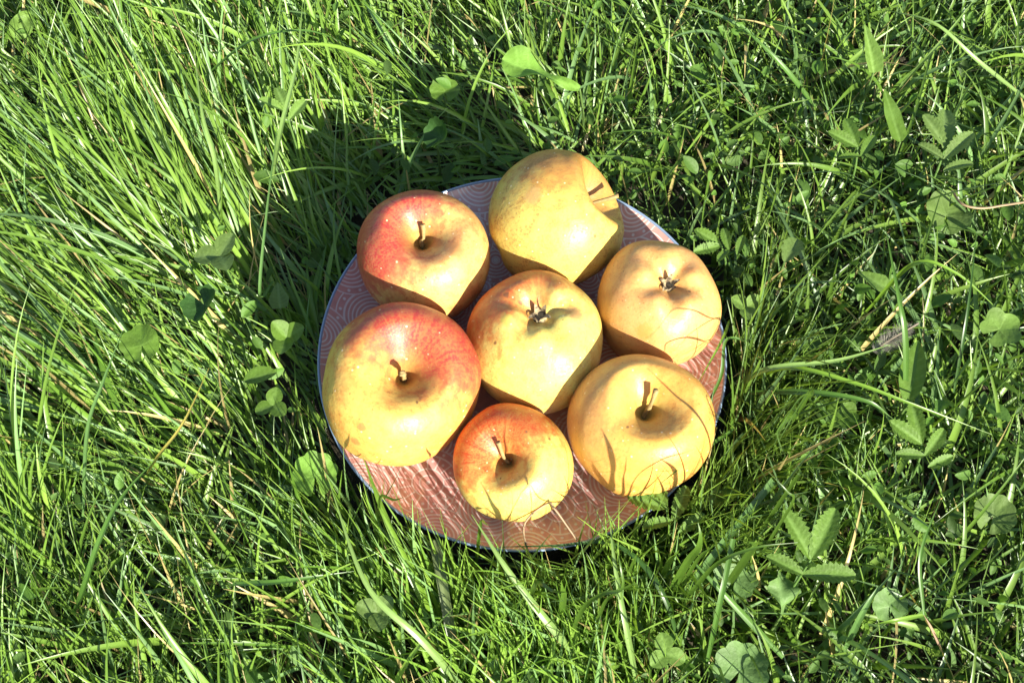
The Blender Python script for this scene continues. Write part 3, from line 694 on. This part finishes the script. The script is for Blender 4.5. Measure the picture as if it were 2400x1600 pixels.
    return V.reshape(-1, 3), F, C.reshape(-1, 3)
AREA = (-.47, .46, -.34, .42)
parts = [
    make_blades(26000, (.016, .042), (.0013, .0032), 8, (5, 65), 5, 2, AREA, .45, seed=11, dry=.07, thin=.95),
    make_blades(16500, (.042, .085), (.0013, .0042), 3, (4, 60), 7, 3, AREA, .75, seed=12, dry=.04),
    make_blades(1700, (.08, .13), (.0022, .0048), 6, (35, 110), 10, 3, AREA, .9, seed=13, dry=.02, spread_gain=1.3),
    make_blades(3500, (.03, .09), (.0006, .0012), 4, (20, 120), 7, 2, AREA, .95, seed=14, dry=.28, spread_gain=2.2, thin=1.2),
]
parts.append(make_blades(650, (.06, .115), (.0026, .0052), 0, (35, 105), 10, 3, (.10, .40, -.30, .36), .9, seed=25, thin=0, upright=(35, 75)))
# taller fringe in front of and right of the plate
r = np.random.default_rng(21); t = np.radians(r.normal(-60, 40, 2600)); q = .126+np.abs(r.normal(0, .028, 2600))
parts.append(make_blades(0, (.060, .090), (.0016, .0038), 24, (0, 35), 7, 3, AREA, .9, .018, seed=22, base=np.stack([q*np.cos(t), q*np.sin(t)], 1), spread_gain=1.7, thin=.1))
t = np.radians(r.uniform(-95, 8, 190)); q = .117+np.abs(r.normal(0, .011, 190))
parts.append(make_blades(0, (.075, .115), (.0018, .0038), 0, (5, 50), 10, 3, AREA, 0, .055, seed=23, base=np.stack([q*np.cos(t), q*np.sin(t)], 1), thin=0, upright=(66, 88)))
# tall blades added towards the sun, shaped to cast shadows on the apples
S3 = np.array(sdir)
def on_apple(i, px, py):
    C, Rr = APPLES[i]; d = FW+RT*(px-1200)/2827-UP*(py-800)/2827; d = d/np.linalg.norm(d)
    oc = CAM-C; b_ = oc @ d; q_ = b_*b_-(oc @ oc-Rr*Rr)
    return CAM+d*(-b_-math.sqrt(max(q_, 0)))
SHADOW_BLADES = [(5, [(1440, 1140), (1441, 1090), (1428, 1045), (1406, 1000)], 4.2, .062), (5, [(1415, 1140), (1404, 1110), (1393, 1085)], 3.2, .06), (5, [(1466, 1140), (1468, 1100), (1467, 1068)], 2.2, .06),
        (5, [(1490, 1130), (1545, 1075), (1620, 1046)], 2.4, .066), (5, [(1640, 985), (1605, 945), (1545, 886)], 1.8, .07), (5, [(1650, 940), (1640, 910), (1610, 872)], 2.2, .07), (5, [(1585, 1130), (1575, 1095), (1540, 1068)], 4.5, .058),
        (6, [(1196, 1212), (1215, 1160), (1236, 1128), (1215, 1060), (1186, 992)], 2.3, .070), (6, [(1246, 1208), (1243, 1170), (1237, 1130)], 2.0, .068), (6, [(1320, 1180), (1265, 1165), (1240, 1132)], 1.8, .066),
        (6, [(1172, 1212), (1152, 1178), (1134, 1140)], 3.6, .062), (6, [(1120, 1192), (1140, 1190), (1156, 1172)], 2.6, .06), (6, [(1330, 1150), (1318, 1110)], 2.2, .06),
        (4, [(1684, 752), (1655, 740), (1610, 721), (1560, 737), (1508, 790)], 1.5, .075), (4, [(1655, 808), (1640, 795), (1600, 786), (1556, 797), (1549, 822)], 2.6, .07), (4, [(1682, 742), (1620, 772), (1562, 822)], 1.5, .075), (4, [(1660, 795), (1625, 812), (1583, 830)], 1.8, .07),
        (3, [(792, 1022), (808, 1010), (816, 988)], 2., .055), (3, [(1012, 1080), (1006, 1062), (1000, 1050)], 2., .055)]
for ai, pts, wmm, t_ in SHADOW_BLADES:
    Q = np.array([on_apple(ai, *p_)+S3*t_*(1+.10*j_) for j_, p_ in enumerate(pts)])
    f0 = Q[0]; h = np.array([f0[0], f0[1]]); u_ = h/np.linalg.norm(h)
    e_ = (f0-(Q[1]-f0)*.8)[:2]; re_ = np.linalg.norm(e_)
    if re_ < .122: e_ = e_/re_*.122
    rt = np.array([e_[0], e_[1], 0.])
    V, F, sv_ = ribbon(np.vstack([rt, rt*.45+f0*.55, Q]), wmm/1000, 0, .2, 30)
    cc_ = np.array([.075, .145, .018])*r.uniform(.7, 1.3)
    parts.append((V, F, np.tile(cc_, (len(V), 1))))
t = np.radians(r.uniform(-75, 2, 480)); q = .118+np.abs(r.normal(0, .013, 480))
parts.append(make_blades(0, (.050, .085), (.0020, .0042), 0, (10, 70), 8, 3, AREA, 0, .028, seed=24, base=np.stack([q*np.cos(t), q*np.sin(t)], 1), thin=0, upright=(48, 80)))
Vs, Fs, Cs, k = [], [], [], 0
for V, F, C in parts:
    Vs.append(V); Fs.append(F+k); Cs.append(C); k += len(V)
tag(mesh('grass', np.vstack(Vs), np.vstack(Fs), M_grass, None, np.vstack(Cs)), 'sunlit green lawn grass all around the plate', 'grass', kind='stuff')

# low small-leaved ground cover
r = np.random.default_rng(31); N = 30000
xy = np.stack([r.uniform(AREA[0], AREA[1], N), r.uniform(AREA[2], AREA[3], N)], 1)
_, fv = field(xy); ok = (r.uniform(0, 1, N) < .06+fv[:, 3]*.55) & (np.hypot(xy[:, 0], xy[:, 1]) > .121); xy = xy[ok]; N = len(xy)
print('ground cover', N)
V0, F0, _ = leaf_grid(1, .55, 'oval', rows=7, cols=5, fold=.3, curl=.15)
Vs, Cs = [], []
for i in range(N):
    L_ = r.choice([.005, .007, .010, .012], p=[.38, .37, .2, .05])*r.uniform(.8, 1.3)
    z = r.uniform(.006, .042)
    if np.hypot(*xy[i]) < .135: z = min(z, .034)
    Mx = np.array(frame(r.uniform(0, 360), r.normal(10, 28), r.normal(0, 30)))
    Vs.append((V0*[L_, L_, L_]) @ Mx.T+[xy[i, 0], xy[i, 1], z])
    Cs.append(np.tile(np.array([.065, .135, .018])*r.uniform(.6, 1.7)+np.array([.02, .02, .015])*r.uniform(0, 1), (len(V0), 1)))
F = (F0[None]+(np.arange(N)*len(V0))[:, None, None]).reshape(-1, 4)
tag(mesh('ground_cover', np.vstack(Vs), F, M_leaf, None, np.vstack(Cs)), 'small-leaved weeds and moss growing low between the grass', 'ground cover', kind='stuff')
